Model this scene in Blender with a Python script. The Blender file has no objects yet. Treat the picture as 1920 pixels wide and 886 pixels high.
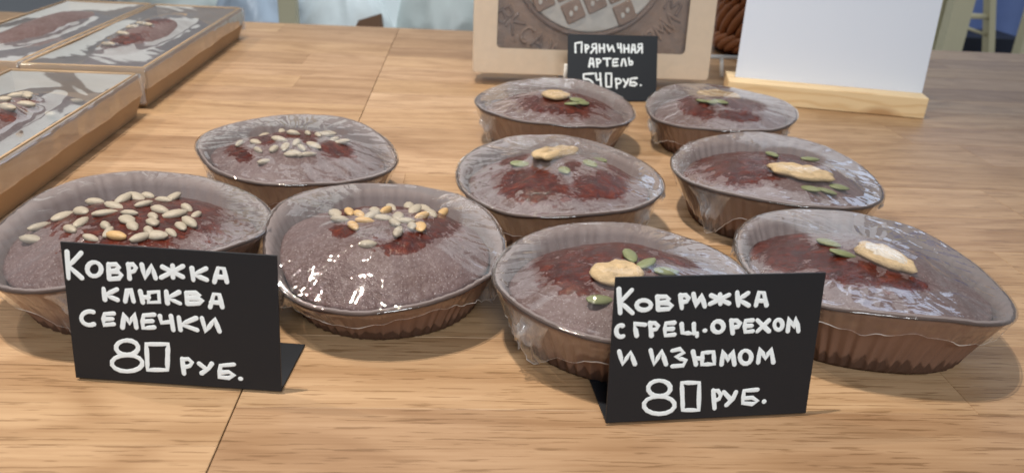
import bpy, math, random
import numpy as np
from mathutils import Vector, Matrix, noise as mnoise
random.seed(7); rng = np.random.RandomState(7)
scene = bpy.context.scene
COL = scene.collection
R_ = math.radians

# ------------------------------------------------------------------ camera
# camera 0.2 m above the counter; axes from the vanishing points of the counter seam
PW, PH, F, CH = 1920, 886, 1478.0, 0.2
_Y = np.array([-80.0, -693.0, F]); _Y /= np.linalg.norm(_Y)
_U = np.cross(_Y, np.array([1, .055, 0])); _U /= np.linalg.norm(_U)
if _U[1] > 0: _U = -_U
_X = np.cross(_Y, _U)
RW = np.array([_X, _Y, _U])               # columns: image right, image down, forward in world axes
def ray(u, v): return RW @ np.array([u - 960, v - 443, F])
def unp(u, v, z=0.0):
    d = ray(u, v); return np.array([0, 0, CH]) + d * ((z - CH) / d[2])
def unpY(u, v, y):
    d = ray(u, v); return np.array([0, 0, CH]) + d * (y / d[1])
def unp_plane(u, v, o, n):
    d = ray(u, v); c = np.array([0, 0, CH]); return c + d * (np.dot(o - c, n) / np.dot(d, n))
cd = bpy.data.cameras.new('camera'); cam = bpy.data.objects.new('camera', cd); COL.objects.link(cam)
r, dn, fw = RW[:, 0], RW[:, 1], RW[:, 2]
M = Matrix(((r[0], -dn[0], -fw[0], 0), (r[1], -dn[1], -fw[1], 0), (r[2], -dn[2], -fw[2], CH), (0, 0, 0, 1)))
cam.matrix_world = M
cd.sensor_width = 36; cd.lens = F / PW * 36; cd.clip_start = .01; cd.clip_end = 60
cd.dof.use_dof = True; cd.dof.focus_distance = .39; cd.dof.aperture_fstop = 13
scene.camera = cam

# ------------------------------------------------------------------ light
w = bpy.data.worlds.new('World'); scene.world = w; w.use_nodes = True
w.node_tree.nodes['Background'].inputs[0].default_value = (.92, .95, 1.0, 1)
w.node_tree.nodes['Background'].inputs[1].default_value = .225
def lamp(name, loc, aim, size, power, col, shape='DISK', sy=None):
    l = bpy.data.lights.new(name, 'AREA'); l.shape = shape; l.size = size; l.energy = power; l.color = col
    if sy: l.size_y = sy
    o = bpy.data.objects.new(name, l); COL.objects.link(o); o.location = loc
    o.rotation_euler = (Vector(aim) - Vector(loc)).to_track_quat('-Z', 'Y').to_euler(); return o
def spot(name, loc, aim, power, col, cone, rad):
    l = bpy.data.lights.new(name, 'SPOT'); l.energy = power; l.color = col; l.spot_size = math.radians(cone); l.spot_blend = 1; l.shadow_soft_size = rad
    o = bpy.data.objects.new(name, l); COL.objects.link(o); o.location = loc
    o.rotation_euler = (Vector(aim) - Vector(loc)).to_track_quat('-Z', 'Y').to_euler(); return o
spot('overhead_spot', (-.34, .44, 1.75), (-.22, .46, 0), 146, (1, .89, .77), 52, .012)
spot('overhead_spot', (-1.25, .95, 1.75), (-.20, .62, 0), 56, (1, .90, .78), 44, .02)
lamp('soft_panel', (.4, 3.3, 2.2), (.1, .4, 0), 3.0, 13, (.93, .97, 1), 'RECTANGLE', 1.5)  # unseen panel added for the grey veil reflected in the films
lamp('reflection_light', (2.35, 4.0, 1.7), (.2, .4, 0), 1.5, 9, (.58, .74, 1), 'RECTANGLE', 1.1)  # bluish window light, inferred from the blue reflection on the right-hand film
for wx in (-2.6, -1.75, -.9): lamp('reflection_light', (wx, 4.3, 1.25), (-.3, .8, 0), .62, 1.15, (.97, 1, .94), 'RECTANGLE', 1.0)  # unseen light strips added to break up the reflections in the box films
lamp('soft_panel', (.15, -1.5, 1.6), (.15, .8, 0), 1.0, 36, (.93, .97, 1), 'RECTANGLE', .6)  # unseen panel behind the camera, raised to brighten gift box and cards
spot('overhead_spot', (.1, 2.0, 2.2), (.1, 1.85, -.3), 210, (.90, .96, 1), 56, .05)  # extra spot added to brighten the bags behind the counter
scene.view_settings.view_transform = 'Standard'; scene.view_settings.look = 'None'
scene.view_settings.exposure = 0; scene.view_settings.gamma = 1
scene.render.engine = 'CYCLES'
scene.cycles.transparent_max_bounces = 24; scene.cycles.max_bounces = 10

# ------------------------------------------------------------------ helpers
def link(o, parent=None):
    COL.objects.link(o)
    if parent: o.parent = parent
    return o
def tag(o, label=None, cat=None, group=None, kind=None):
    if label: o['label'] = label
    if cat: o['category'] = cat
    if group: o['group'] = group
    if kind: o['kind'] = kind
    return o
def mesh(name, v, f, m, parent=None, smooth=True, attrs=None, loc=None):
    me = bpy.data.meshes.new(name); me.from_pydata([tuple(map(float, p)) for p in v], [], [tuple(map(int, q)) for q in f])
    if m: me.materials.append(m)
    if smooth: me.polygons.foreach_set('use_smooth', [True] * len(me.polygons))
    for k, a in (attrs or {}).items():
        a = np.asarray(a, dtype=np.float32)
        at = me.attributes.new(k, 'FLOAT' if a.ndim == 1 else 'FLOAT_VECTOR', 'POINT')
        at.data.foreach_set('value' if a.ndim == 1 else 'vector', a.ravel())
    me.update()
    o = bpy.data.objects.new(name, me)
    if loc is not None: o.location = loc
    return link(o, parent)
def empty(name, loc, rz=0):
    o = bpy.data.objects.new(name, None); o.location = loc; o.rotation_euler = (0, 0, rz); o.empty_display_size = .01
    return link(o)
def grid_faces(nu, nv, wrap=False):
    F_ = []
    for j in range(nv - 1):
        for i in range(nu if wrap else nu - 1):
            a = j * nu + i; b = j * nu + (i + 1) % nu
            F_.append((a, b, b + nu, a + nu))
    return F_
def box_mesh(x0, x1, y0, y1, z0, z1, bev=0.0):
    if bev <= 0:
        v = [(x, y, z) for z in (z0, z1) for y in (y0, y1) for x in (x0, x1)]
        return v, [(0, 2, 3, 1), (4, 5, 7, 6), (0, 1, 5, 4), (2, 6, 7, 3), (0, 4, 6, 2), (1, 3, 7, 5)]
    import bmesh
    bm = bmesh.new(); bmesh.ops.create_cube(bm, size=1)
    for q in bm.verts: q.co = Vector(((x0 + x1) / 2 + q.co.x * (x1 - x0), (y0 + y1) / 2 + q.co.y * (y1 - y0), (z0 + z1) / 2 + q.co.z * (z1 - z0)))
    bmesh.ops.bevel(bm, geom=bm.edges[:], offset=bev, segments=2, affect='EDGES', profile=.5)
    v = [tuple(q.co) for q in bm.verts]; bm.verts.index_update(); f = [[q.index for q in p.verts] for p in bm.faces]; bm.free()
    return v, f
def tube(pts, rad, n=8, closed=False, caps=True):
    P = [Vector(p) for p in pts]; N = len(P); v = []; f = []; prev = None
    for i, p in enumerate(P):
        if closed: t = (P[(i + 1) % N] - P[i - 1])
        else: t = P[min(i + 1, N - 1)] - P[max(i - 1, 0)]
        t.normalize()
        if prev is None: a = t.cross(Vector((0, 0, 1))); a = a if a.length > .1 else t.cross(Vector((1, 0, 0)))
        else: a = prev - t * prev.dot(t)
        a.normalize(); prev = a; b = t.cross(a); rr = rad[i] if hasattr(rad, '__len__') else rad
        for k in range(n):
            g = 2 * math.pi * k / n; v.append(p + (a * math.cos(g) + b * math.sin(g)) * rr)
    for i in range(N if closed else N - 1):
        for k in range(n):
            a0 = i * n + k; a1 = i * n + (k + 1) % n; b0 = ((i + 1) % N) * n + k; b1 = ((i + 1) % N) * n + (k + 1) % n
            f.append((a0, a1, b1, b0))
    if caps and not closed: f.append(tuple(range(n))[::-1]); f.append(tuple(range((N - 1) * n, N * n)))
    return v, f
def join(parts):
    v = []; f = []
    for a, b in parts:
        o = len(v); v += list(a); f += [tuple(i + o for i in q) for q in b]
    return v, f
def nz(x, y, z): return mnoise.noise(Vector((x, y, z)))
def smin(a, b, k):   # smooth maximum
    h = np.clip(.5 + .5 * (a - b) / k, 0, 1); return b + (a - b) * h + k * h * (1 - h)

# ------------------------------------------------------------------ materials
class NT:
    def __init__(s, name):
        s.m = bpy.data.materials.new(name); s.m.use_nodes = True; s.t = s.m.node_tree; s.t.nodes.clear()
        s.out = s.t.nodes.new('ShaderNodeOutputMaterial')
    def n(s, typ, ins=None, **kw):
        q = s.t.nodes.new('ShaderNode' + typ)
        for k, v in kw.items(): setattr(q, k, v)
        for k, v in (ins or {}).items():
            if isinstance(v, bpy.types.NodeSocket): s.t.links.new(v, q.inputs[k])
            else: q.inputs[k].default_value = v
        return q
    def ramp(s, fac, stops, interp='LINEAR'):
        q = s.n('ValToRGB', {0: fac}); e = q.color_ramp; e.interpolation = interp
        while len(e.elements) < len(stops): e.elements.new(.5)
        for el, (p, c) in zip(e.elements, stops):
            el.position = p; el.color = c if len(c) == 4 else (*c, 1)
        return q.outputs[0]
    def mix(s, fac, a, b, typ='MIX'):
        q = s.n('MixRGB', {0: fac, 1: a, 2: b}, blend_type=typ); return q.outputs[0]
    def math(s, op, a, b=0.0, c=None):
        q = s.n('Math', {0: a, 1: b}, operation=op)
        if c is not None: q.inputs[2].default_value = c
        return q.outputs[0]
    def bsdf(s, col, rough=.5, normal=None, spec=.5, **kw):
        ins = {'Base Color': col, 'Roughness': rough, 'Specular IOR Level': spec}
        if normal is not None: ins['Normal'] = normal
        ins.update(kw); q = s.n('BsdfPrincipled', ins); s.t.links.new(q.outputs[0], s.out.inputs[0]); return q
    def bump(s, h, strength=.3, dist=.001): return s.n('Bump', {'Height': h, 'Strength': strength, 'Distance': dist}).outputs[0]
    def noise(s, vec, scale, detail=3, rough=.5, dist=0.0):
        return s.n('TexNoise', {'Vector': vec, 'Scale': scale, 'Detail': detail, 'Roughness': rough, 'Distortion': dist}).outputs[0]
    def map(s, vec, scale=(1, 1, 1), loc=(0, 0, 0), rot=(0, 0, 0)):
        return s.n('Mapping', {'Vector': vec, 'Scale': scale, 'Location': loc, 'Rotation': rot}).outputs[0]
def c4(a, b=None, c=None): return (a, b, c, 1)

def oak():
    s = NT('oak'); tc = s.n('TexCoord').outputs['Object']; oi = s.n('ObjectInfo').outputs['Random']
    off = s.n('CombineXYZ', {0: s.math('MULTIPLY', oi, 37.0), 1: s.math('MULTIPLY', oi, 11.0), 2: s.math('MULTIPLY', oi, 23.0)}).outputs[0]
    p = s.n('VectorMath', {0: tc, 1: off}, operation='ADD').outputs[0]
    # growth rings stretched along the stave, strongly warped on some staves
    r2 = s.math('FRACT', s.math('MULTIPLY', oi, 17.31)); r3 = s.math('FRACT', s.math('MULTIPLY', oi, 53.7))
    warp = s.noise(s.map(p, (4.0, 15, 4)), 1, 2, .5)
    d = s.n('SeparateXYZ', {0: p}).outputs
    ringc = s.math('ADD', s.math('MULTIPLY', d[1], 60), s.math('MULTIPLY', warp, s.math('MULTIPLY_ADD', r2, 16.0, 3.0)))
    ring = s.math('POWER', s.math('MULTIPLY_ADD', s.math('SINE', s.math('MULTIPLY', ringc, 3.0)), .5, .5), 3.0)
    fine = s.noise(s.map(p, (11, 520, 30)), 1, 4, .65)
    mid = s.noise(s.map(p, (4, 90, 10)), 1, 3, .55)
    mid2 = s.noise(s.map(p, (30, 260, 20)), 1, 3, .6)
    pore = s.noise(s.map(p, (42, 820, 60)), 1, 2, .55)
    patch = s.noise(s.map(p, (4, 9, 4)), 1, 2, .5)
    base = s.ramp(r3, [(0, (.50, .340, .210)), (.2, (.37, .236, .135)), (.4, (.55, .385, .245)), (.55, (.34, .215, .122)), (.72, (.47, .315, .185)), (.88, (.42, .275, .152)), (1, (.52, .355, .215))])
    def dark(col, f_, amt, k): return s.mix(s.math('MULTIPLY', f_, amt), col, s.mix(1.0, col, k, 'MULTIPLY'))
    col = dark(base, ring, .52, (.66, .58, .50, 1))
    col = dark(col, s.ramp(mid, [(.40, (0, 0, 0)), (.68, (1, 1, 1))]), .5, (.74, .68, .60, 1))
    col = dark(col, s.ramp(fine, [(.42, (0, 0, 0)), (.64, (1, 1, 1))]), .60, (.78, .72, .66, 1))
    col = dark(col, s.ramp(mid2, [(.50, (0, 0, 0)), (.66, (1, 1, 1))]), .26, (.72, .64, .55, 1))
    col = dark(col, s.ramp(pore, [(.585, (0, 0, 0)), (.63, (1, 1, 1))]), .72, (.52, .46, .38, 1))
    col = dark(col, s.ramp(patch, [(.4, (0, 0, 0)), (.8, (1, 1, 1))]), .4, (.80, .74, .68, 1))
    h = s.math('ADD', s.math('MULTIPLY', fine, .5), s.math('MULTIPLY', pore, -.8))
    s.bsdf(col, s.math('MULTIPLY_ADD', fine, .15, .38), s.bump(h, .25, .0004), .35)
    return s.m
def simple(name, col, rough=.6, nscale=None, nstr=.2, ndist=.0005, spec=.4, var=0.0, **kw):
    s = NT(name); tc = s.n('TexCoord').outputs['Object']; c = c4(*col); nm = None
    if nscale:
        n1 = s.noise(tc, nscale, 4, .6); nm = s.bump(n1, nstr, ndist)
        if var:
            n2 = s.noise(tc, nscale * .23, 3, .6)
            c = s.mix(s.math('MULTIPLY', s.ramp(n2, [(.3, (0, 0, 0)), (.75, (1, 1, 1))]), var), c, c4(*[k * .45 for k in col]))
    s.bsdf(c, rough, nm, spec, **kw); return s.m
def film(name='cling_film', haze=.016, ridge=260.0, rough=.04, bstr=.34, fmul=1.0, f0=.05, crk_amt=1.0):
    s = NT(name); tc = s.n('TexCoord').outputs['Object']
    rad = s.n('Attribute', attribute_name='rad').outputs['Vector']; milk = s.n('Attribute', attribute_name='milk').outputs['Fac']; con = s.math('SUBTRACT', 1.0, s.math('MULTIPLY', s.n('Attribute', attribute_name='contact').outputs['Fac'], .93))
    oi = s.n('ObjectInfo').outputs['Random']
    off = s.n('CombineXYZ', {0: s.math('MULTIPLY', oi, 9.0), 1: s.math('MULTIPLY', oi, 5.0), 2: 0.0}).outputs[0]
    p = s.n('VectorMath', {0: tc, 1: off}, operation='ADD').outputs[0]
    streak = s.noise(s.map(rad, (1, 1, 1)), 1.0, 4, .6, .3)
    cross = s.noise(s.map(p, (30, 190, 60), rot=(0, 0, .5)), 1, 3, .6, .4)
    big = s.noise(p, 34, 3, .55, .6)
    fine = s.noise(p, ridge * 3, 2, .5)
    msk = s.ramp(s.noise(p, 26, 2, .5), [(.45, (0, 0, 0)), (.62, (1, 1, 1))])
    h = s.math('ADD', s.math('MULTIPLY', streak, .12), s.math('MULTIPLY', s.math('MULTIPLY', cross, msk), .28))
    h = s.math('ADD', h, s.math('MULTIPLY', big, .9))
    crk = s.n('TexVoronoi', {'Vector': s.n('VectorMath', {0: p, 1: s.n('VectorMath', {0: s.n('TexNoise', {'Vector': p, 'Scale': 45.0}).outputs[1], 'Scale': .035}, operation='SCALE').outputs[0]}, operation='ADD').outputs[0], 'Scale': 42.0}, feature='DISTANCE_TO_EDGE').outputs['Distance']
    h = s.math('ADD', h, s.math('MULTIPLY', s.math('MINIMUM', crk, .10), 1.3 * crk_amt))
    nm = s.bump(h, bstr, .0022)
    fc = s.n('LayerWeight', {'Blend': .5, 'Normal': nm}).outputs['Facing']      # same from both sides of a thin sheet
    fac = s.math('MINIMUM', s.math('MULTIPLY_ADD', s.math('POWER', fc, 3.6), .85 * fmul, f0), .92); fac = s.math('MULTIPLY', fac, con)
    gl = s.n('BsdfGlossy', {'Color': (1, 1, 1, 1), 'Roughness': rough, 'Normal': nm}).outputs[0]
    tr = s.n('BsdfTransparent', {'Color': (.965, .968, .972, 1)}).outputs[0]
    m1 = s.n('MixShader', {0: fac, 1: tr, 2: gl}).outputs[0]
    df = s.n('BsdfDiffuse', {'Color': (.80, .80, .82, 1), 'Normal': nm}).outputs[0]
    tl = s.n('BsdfTranslucent', {'Color': (.80, .80, .82, 1), 'Normal': nm}).outputs[0]
    wh = s.n('MixShader', {0: .45, 1: df, 2: tl}).outputs[0]
    crease = s.ramp(streak, [(.56, (0, 0, 0)), (.70, (1, 1, 1))])
    veil = s.ramp(s.noise(p, 20, 3, .6, .8), [(.38, (.15, .15, .15)), (.66, (1, 1, 1))])
    mf = s.math('ADD', s.math('MULTIPLY', s.math('MULTIPLY', s.math('MULTIPLY_ADD', crease, .03, haze * 2.6), veil), con), s.math('MULTIPLY', milk, s.math('MULTIPLY_ADD', streak, .9, .1)))
    m2 = s.n('MixShader', {0: s.math('MINIMUM', mf, .85), 1: m1, 2: wh}).outputs[0]
    s.t.links.new(m2, s.out.inputs[0]); return s.m
def cake_mat():
    s = NT('gingerbread_crumb'); tc = s.n('TexCoord').outputs['Object']; wet = s.n('Attribute', attribute_name='wet').outputs['Fac']
    oi = s.n('ObjectInfo').outputs['Random']
    p = s.n('VectorMath', {0: tc, 1: s.n('CombineXYZ', {0: oi, 1: s.math('MULTIPLY', oi, 3.0), 2: 0.0}).outputs[0]}, operation='ADD').outputs[0]
    n1 = s.noise(p, 130, 5, .68, .3); n2 = s.noise(p, 420, 4, .65); n3 = s.noise(p, 48, 3, .6)
    wm = s.math('ADD', wet, s.math('MULTIPLY_ADD', n1, 1.9, -.95)); wm = s.math('ADD', wm, s.math('MULTIPLY_ADD', n3, .9, -.45))
    wm = s.ramp(wm, [(.43, (0, 0, 0)), (.51, (1, 1, 1))])
    n4 = s.noise(p, 17, 3, .6, .5)
    dry = s.mix(s.ramp(s.math('ADD', s.math('MULTIPLY', n4, .7), s.math('MULTIPLY', n3, .3)), [(.36, (0, 0, 0)), (.62, (1, 1, 1))]), (.140, .092, .090, 1), (.085, .043, .037, 1))
    dry = s.mix(s.ramp(n2, [(.45, (0, 0, 0)), (.75, (.8, .8, .8))]), dry, (.20, .150, .150, 1))
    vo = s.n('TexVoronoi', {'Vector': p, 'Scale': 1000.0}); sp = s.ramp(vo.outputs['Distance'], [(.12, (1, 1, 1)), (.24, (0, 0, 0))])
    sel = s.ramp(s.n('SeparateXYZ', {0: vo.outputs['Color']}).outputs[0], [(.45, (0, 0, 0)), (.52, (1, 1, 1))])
    dry = s.mix(s.math('MULTIPLY', s.math('MULTIPLY', sp, sel), .6), dry, (.70, .66, .66, 1))  # white sparkle glints painted into the dry crumb colour
    wc = s.ramp(s.math('ADD', s.math('MULTIPLY', n1, .7), s.math('MULTIPLY', n2, .3)), [(.32, (.014, .003, .002)), (.50, (.056, .0080, .0035)), (.60, (.100, .016, .006)), (.80, (.20, .045, .014))])
    col = s.mix(wm, dry, wc)
    hh = s.math('ADD', s.math('MULTIPLY', n2, .5), n1)
    rough = s.math('MULTIPLY_ADD', wm, -.32, .42)
    s.bsdf(col, rough, s.bump(hh, .6, .0018), .32); return s.m
def kraft():
    s = NT('kraft_card'); tc = s.n('TexCoord').outputs['Object']
    a = s.noise(tc, 900, 3, .6); b = s.noise(s.map(tc, (18, 18, 60)), 1, 3, .6)
    col = s.mix(s.math('MULTIPLY', b, .8), (.50, .365, .235, 1), (.40, .275, .165, 1)); col = s.mix(s.math('MULTIPLY', a, .25), col, (.33, .20, .10, 1))
    s.bsdf(col, .7, s.bump(a, .15, .0002), .25); return s.m
def paper_cup():
    s = NT('brown_paper'); tc = s.n('TexCoord').outputs['Object']; g = s.n('Attribute', attribute_name='grease').outputs['Fac']
    a = s.noise(tc, 700, 3, .6); b = s.noise(s.map(tc, (150, 150, 60)), 1, 3, .6)
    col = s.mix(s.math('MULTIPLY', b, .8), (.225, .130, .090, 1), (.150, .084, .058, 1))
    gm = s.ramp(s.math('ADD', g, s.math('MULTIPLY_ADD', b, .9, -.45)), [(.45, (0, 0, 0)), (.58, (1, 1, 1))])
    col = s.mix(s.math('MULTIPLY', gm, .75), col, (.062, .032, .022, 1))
    col = s.mix(s.ramp(g, [(.0, (1, 1, 1)), (.02, (0, 0, 0))]), col, s.mix(s.math('MULTIPLY', b, .9), (.235, .195, .190, 1), (.150, .115, .108, 1)))  # inner wall greyed: waxed paper, with the film's veil put into its colour
    s.bsdf(col, .62, s.bump(a, .2, .0002), .3); return s.m
def pine():
    s = NT('pine'); tc = s.n('TexCoord').outputs['Object']; d = s.n('SeparateXYZ', {0: tc}).outputs
    wv = s.noise(s.map(tc, (14, 60, 60)), 1, 2, .5); k = s.map(tc, (28, 50, 60), (1.15, 0, 0))
    kl = s.n('VectorMath', {0: k}, operation='LENGTH').outputs[1]
    rings = s.math('SINE', s.math('ADD', s.math('MULTIPLY', d[2], 700), s.math('ADD', s.math('MULTIPLY', wv, 16), s.math('DIVIDE', 6.0, s.math('ADD', kl, .45)))))
    rings = s.math('POWER', s.math('MULTIPLY_ADD', rings, .5, .5), 3.0)
    col = s.mix(s.math('MULTIPLY', rings, .45), (.82, .62, .36, 1), (.60, .36, .15, 1))
    kn = s.ramp(kl, [(.28, (1, 1, 1)), (.62, (0, 0, 0))]); col = s.mix(s.math('MULTIPLY', kn, .8), col, (.42, .22, .09, 1))
    s.bsdf(col, .5, s.bump(rings, .05, .0004), .35); return s.m
OAK = oak(); FILM = film(); BOXFILM = film('box_film', .03, 60, .045, .05, 1.3, .12, .2); WINFILM = film('window_film', .05, 60, .05, .55, 1.1, .09)
TUFT = film('gathered_film', .035, 260, .08, .5, 1.1)
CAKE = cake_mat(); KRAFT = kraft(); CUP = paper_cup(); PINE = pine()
RIM = simple('dark_rim_paper', (.062, .036, .027), .55, 600, .3, .0004, .3, .4)
SEED = simple('sunflower_kernel', (.40, .345, .265), .45, 3.0, .5, .0006, .4, .35)
SEEDO = simple('toasted_kernel', (.56, .36, .16), .42, 3.0, .5, .0006, .4, .35)
PUMP = simple('pumpkin_kernel', (.20, .22, .10), .4, 4.0, .4, .0006, .4, .5)
NUT = simple('nut_flesh', (.66, .48, .27), .45, 9.0, .8, .0012, .4, .55)
NUTP = simple('nut_pale', (.60, .54, .46), .5, 6.0, .6, .0010, .4, .3)
BLACK = simple('black_chalk_plastic', (.011, .013, .017), .48, 900, .12, .0003, .35, 0)
INK = simple('white_marker', (.84, .90, .92), .7, 900, .25, .0003, .2, .12)
WHITEWIRE = simple('white_enamel_wire', (.78, .78, .76), .35)
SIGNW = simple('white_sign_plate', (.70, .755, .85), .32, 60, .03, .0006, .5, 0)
EDGEF = simple('film_edge_white', (.58, .52, .47), .35, 400, .4, .001, .6, 0)

# ------------------------------------------------------------------ countertop
EDGE = 1.078; SEAM = -.0883
v, f = box_mesh(-.95, 1.15, -.10, EDGE - .003, -.040, -.0125)
top = mesh('tabletop', v, f, simple('table_core', (.30, .17, .08), .7), smooth=False); tag(top, 'oak stave tabletop with one long seam running away from the viewer', 'tabletop', kind='structure')
def stave(x0, x1, y0, y1):
    cx, cy = (x0 + x1) / 2, (y0 + y1) / 2; g = .00003
    hx, hy = (x1 - x0) / 2 - g, (y1 - y0) / 2 - g; b = .00022
    v = [(-hx, -hy, -.012), (hx, -hy, -.012), (hx, hy, -.012), (-hx, hy, -.012),
         (-hx, -hy, -b), (hx, -hy, -b), (hx, hy, -b), (-hx, hy, -b),
         (-hx + b, -hy + b, 0), (hx - b, -hy + b, 0), (hx - b, hy - b, 0), (-hx + b, hy - b, 0)]
    f = [(3, 2, 1, 0), (8, 9, 10, 11)]
    for k in range(4):
        n = (k + 1) % 4; f += [(k, n, 4 + n, 4 + k), (4 + k, 4 + n, 8 + n, 8 + k)]
    mesh('stave', v, f, OAK, top, False, loc=(cx, cy, 0))
rowsL = [EDGE, 1.0168, .9659, .9066, .8508, .8013, .7529]; rowsR = [EDGE, 1.0168, .9567, .9058, .852, .798, .746, .6935]
while rowsL[-1] > -.09: rowsL.append(rowsL[-1] - .0515)
while rowsR[-1] > -.09: rowsR.append(rowsR[-1] - .0540)
knownL = {0: [-.236], 3: [-.174], 5: [-.164], 12: [-.36], 13: [-.55]}; knownR = {0: [-.07], 7: [.393], 10: [-.04], 15: [.5]}
for rows, known, xa, xb in ((rowsL, knownL, -.95, SEAM - .00022), (rowsR, knownR, SEAM + .00022, 1.15)):
    for i in range(len(rows) - 1):
        js = list(known.get(i, []))
        x = js[0] if js else xa + random.uniform(.1, .5)
        if not js: js = [x]
        q = js[0]
        while q < xb - .75: q += random.uniform(.34, .62); js.append(q)
        q = js[0]
        while q > xa + .75: q -= random.uniform(.34, .62); js.append(q)
        js = sorted([k for k in js if xa + .03 < k < xb - .015])
        e = [xa] + js + [xb]
        for a, b in zip(e[:-1], e[1:]): stave(a, b, rows[i + 1], rows[i])

# ------------------------------------------------------------------ wrapped cakes in paper cups
NPH = 192
PHI = np.linspace(0, 2 * math.pi, NPH, endpoint=False)
def ellipsoid(n=9, m=5, tip=.25):
    v = [(0, 0, -1)]; f = []
    for j in range(1, m):
        t = math.pi * j / m
        for i in range(n):
            g = 2 * math.pi * i / n; x = math.cos(g) * math.sin(t); k = 1 - tip * max(x, 0) ** 1.5
            v.append((x * (1 + .08 * max(x, 0)), math.sin(g) * math.sin(t) * k, -math.cos(t)))
    v.append((0, 0, 1)); L = len(v) - 1
    for i in range(n): f.append((0, 1 + (i + 1) % n, 1 + i)); f.append((L, L - n + i, L - n + (i + 1) % n))
    for j in range(m - 2):
        for i in range(n):
            a = 1 + j * n + i; b = 1 + j * n + (i + 1) % n; f.append((a, b, b + n, a + n))
    return v, f
EV, EF = ellipsoid()
def seed_obj(name, mat, parent, p, size, rz, tilt=0):
    key = name + mat.name
    me = bpy.data.meshes.get(key)
    if me is None:
        me = bpy.data.meshes.new(key); me.from_pydata(EV, [], EF); me.materials.append(mat); me.polygons.foreach_set('use_smooth', [True] * len(me.polygons))
    o = bpy.data.objects.new(name, me); o.location = p; o.scale = size; o.rotation_euler = (tilt, random.uniform(-.15, .15), rz); return link(o, parent)
def nut_mesh(seedv, ring=False):
    nu, nv = 40, 13; v = []
    for j in range(nv):
        t = j / (nv - 1)
        for i in range(nu):
            g = 2 * math.pi * i / nu; rr = math.sin(math.pi * (.5 - .5 * (1 - t))) if False else t
            k = 1 + .24 * nz(math.cos(g) * 1.7 + seedv, math.sin(g) * 1.7, seedv) + .07 * nz(math.cos(g) * 4 + seedv, math.sin(g) * 4, 2)
            x, y = math.cos(g) * rr * k, math.sin(g) * rr * k
            z = math.sqrt(max(0, 1 - t ** 3)) * (1 + .22 * math.sin(y * 11 + 3 * nz(x * 2, y * 2, seedv + 4)) + .55 * nz(x * 3 + seedv, y * 4, 2) + .45 * nz(x * 7, y * 7, seedv) + .2 * nz(x * 15, y * 15, seedv)) - .25 * math.exp(-(y / .12) ** 2) * (1 - t)
            v.append((x, y, z))
    f = grid_faces(nu, nv, True); f = [tuple(reversed(q)) for q in f]
    o = len(v)
    for i in range(nu): v.append((v[(nv - 1) * nu + i][0] * .9, v[(nv - 1) * nu + i][1] * .9, -.8))
    f += [((nv - 1) * nu + i, o + i, o + (i + 1) % nu, (nv - 1) * nu + (i + 1) % nu) for i in range(nu)]
    f.append(tuple(range(o, o + nu))[::-1])
    return v, f

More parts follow.
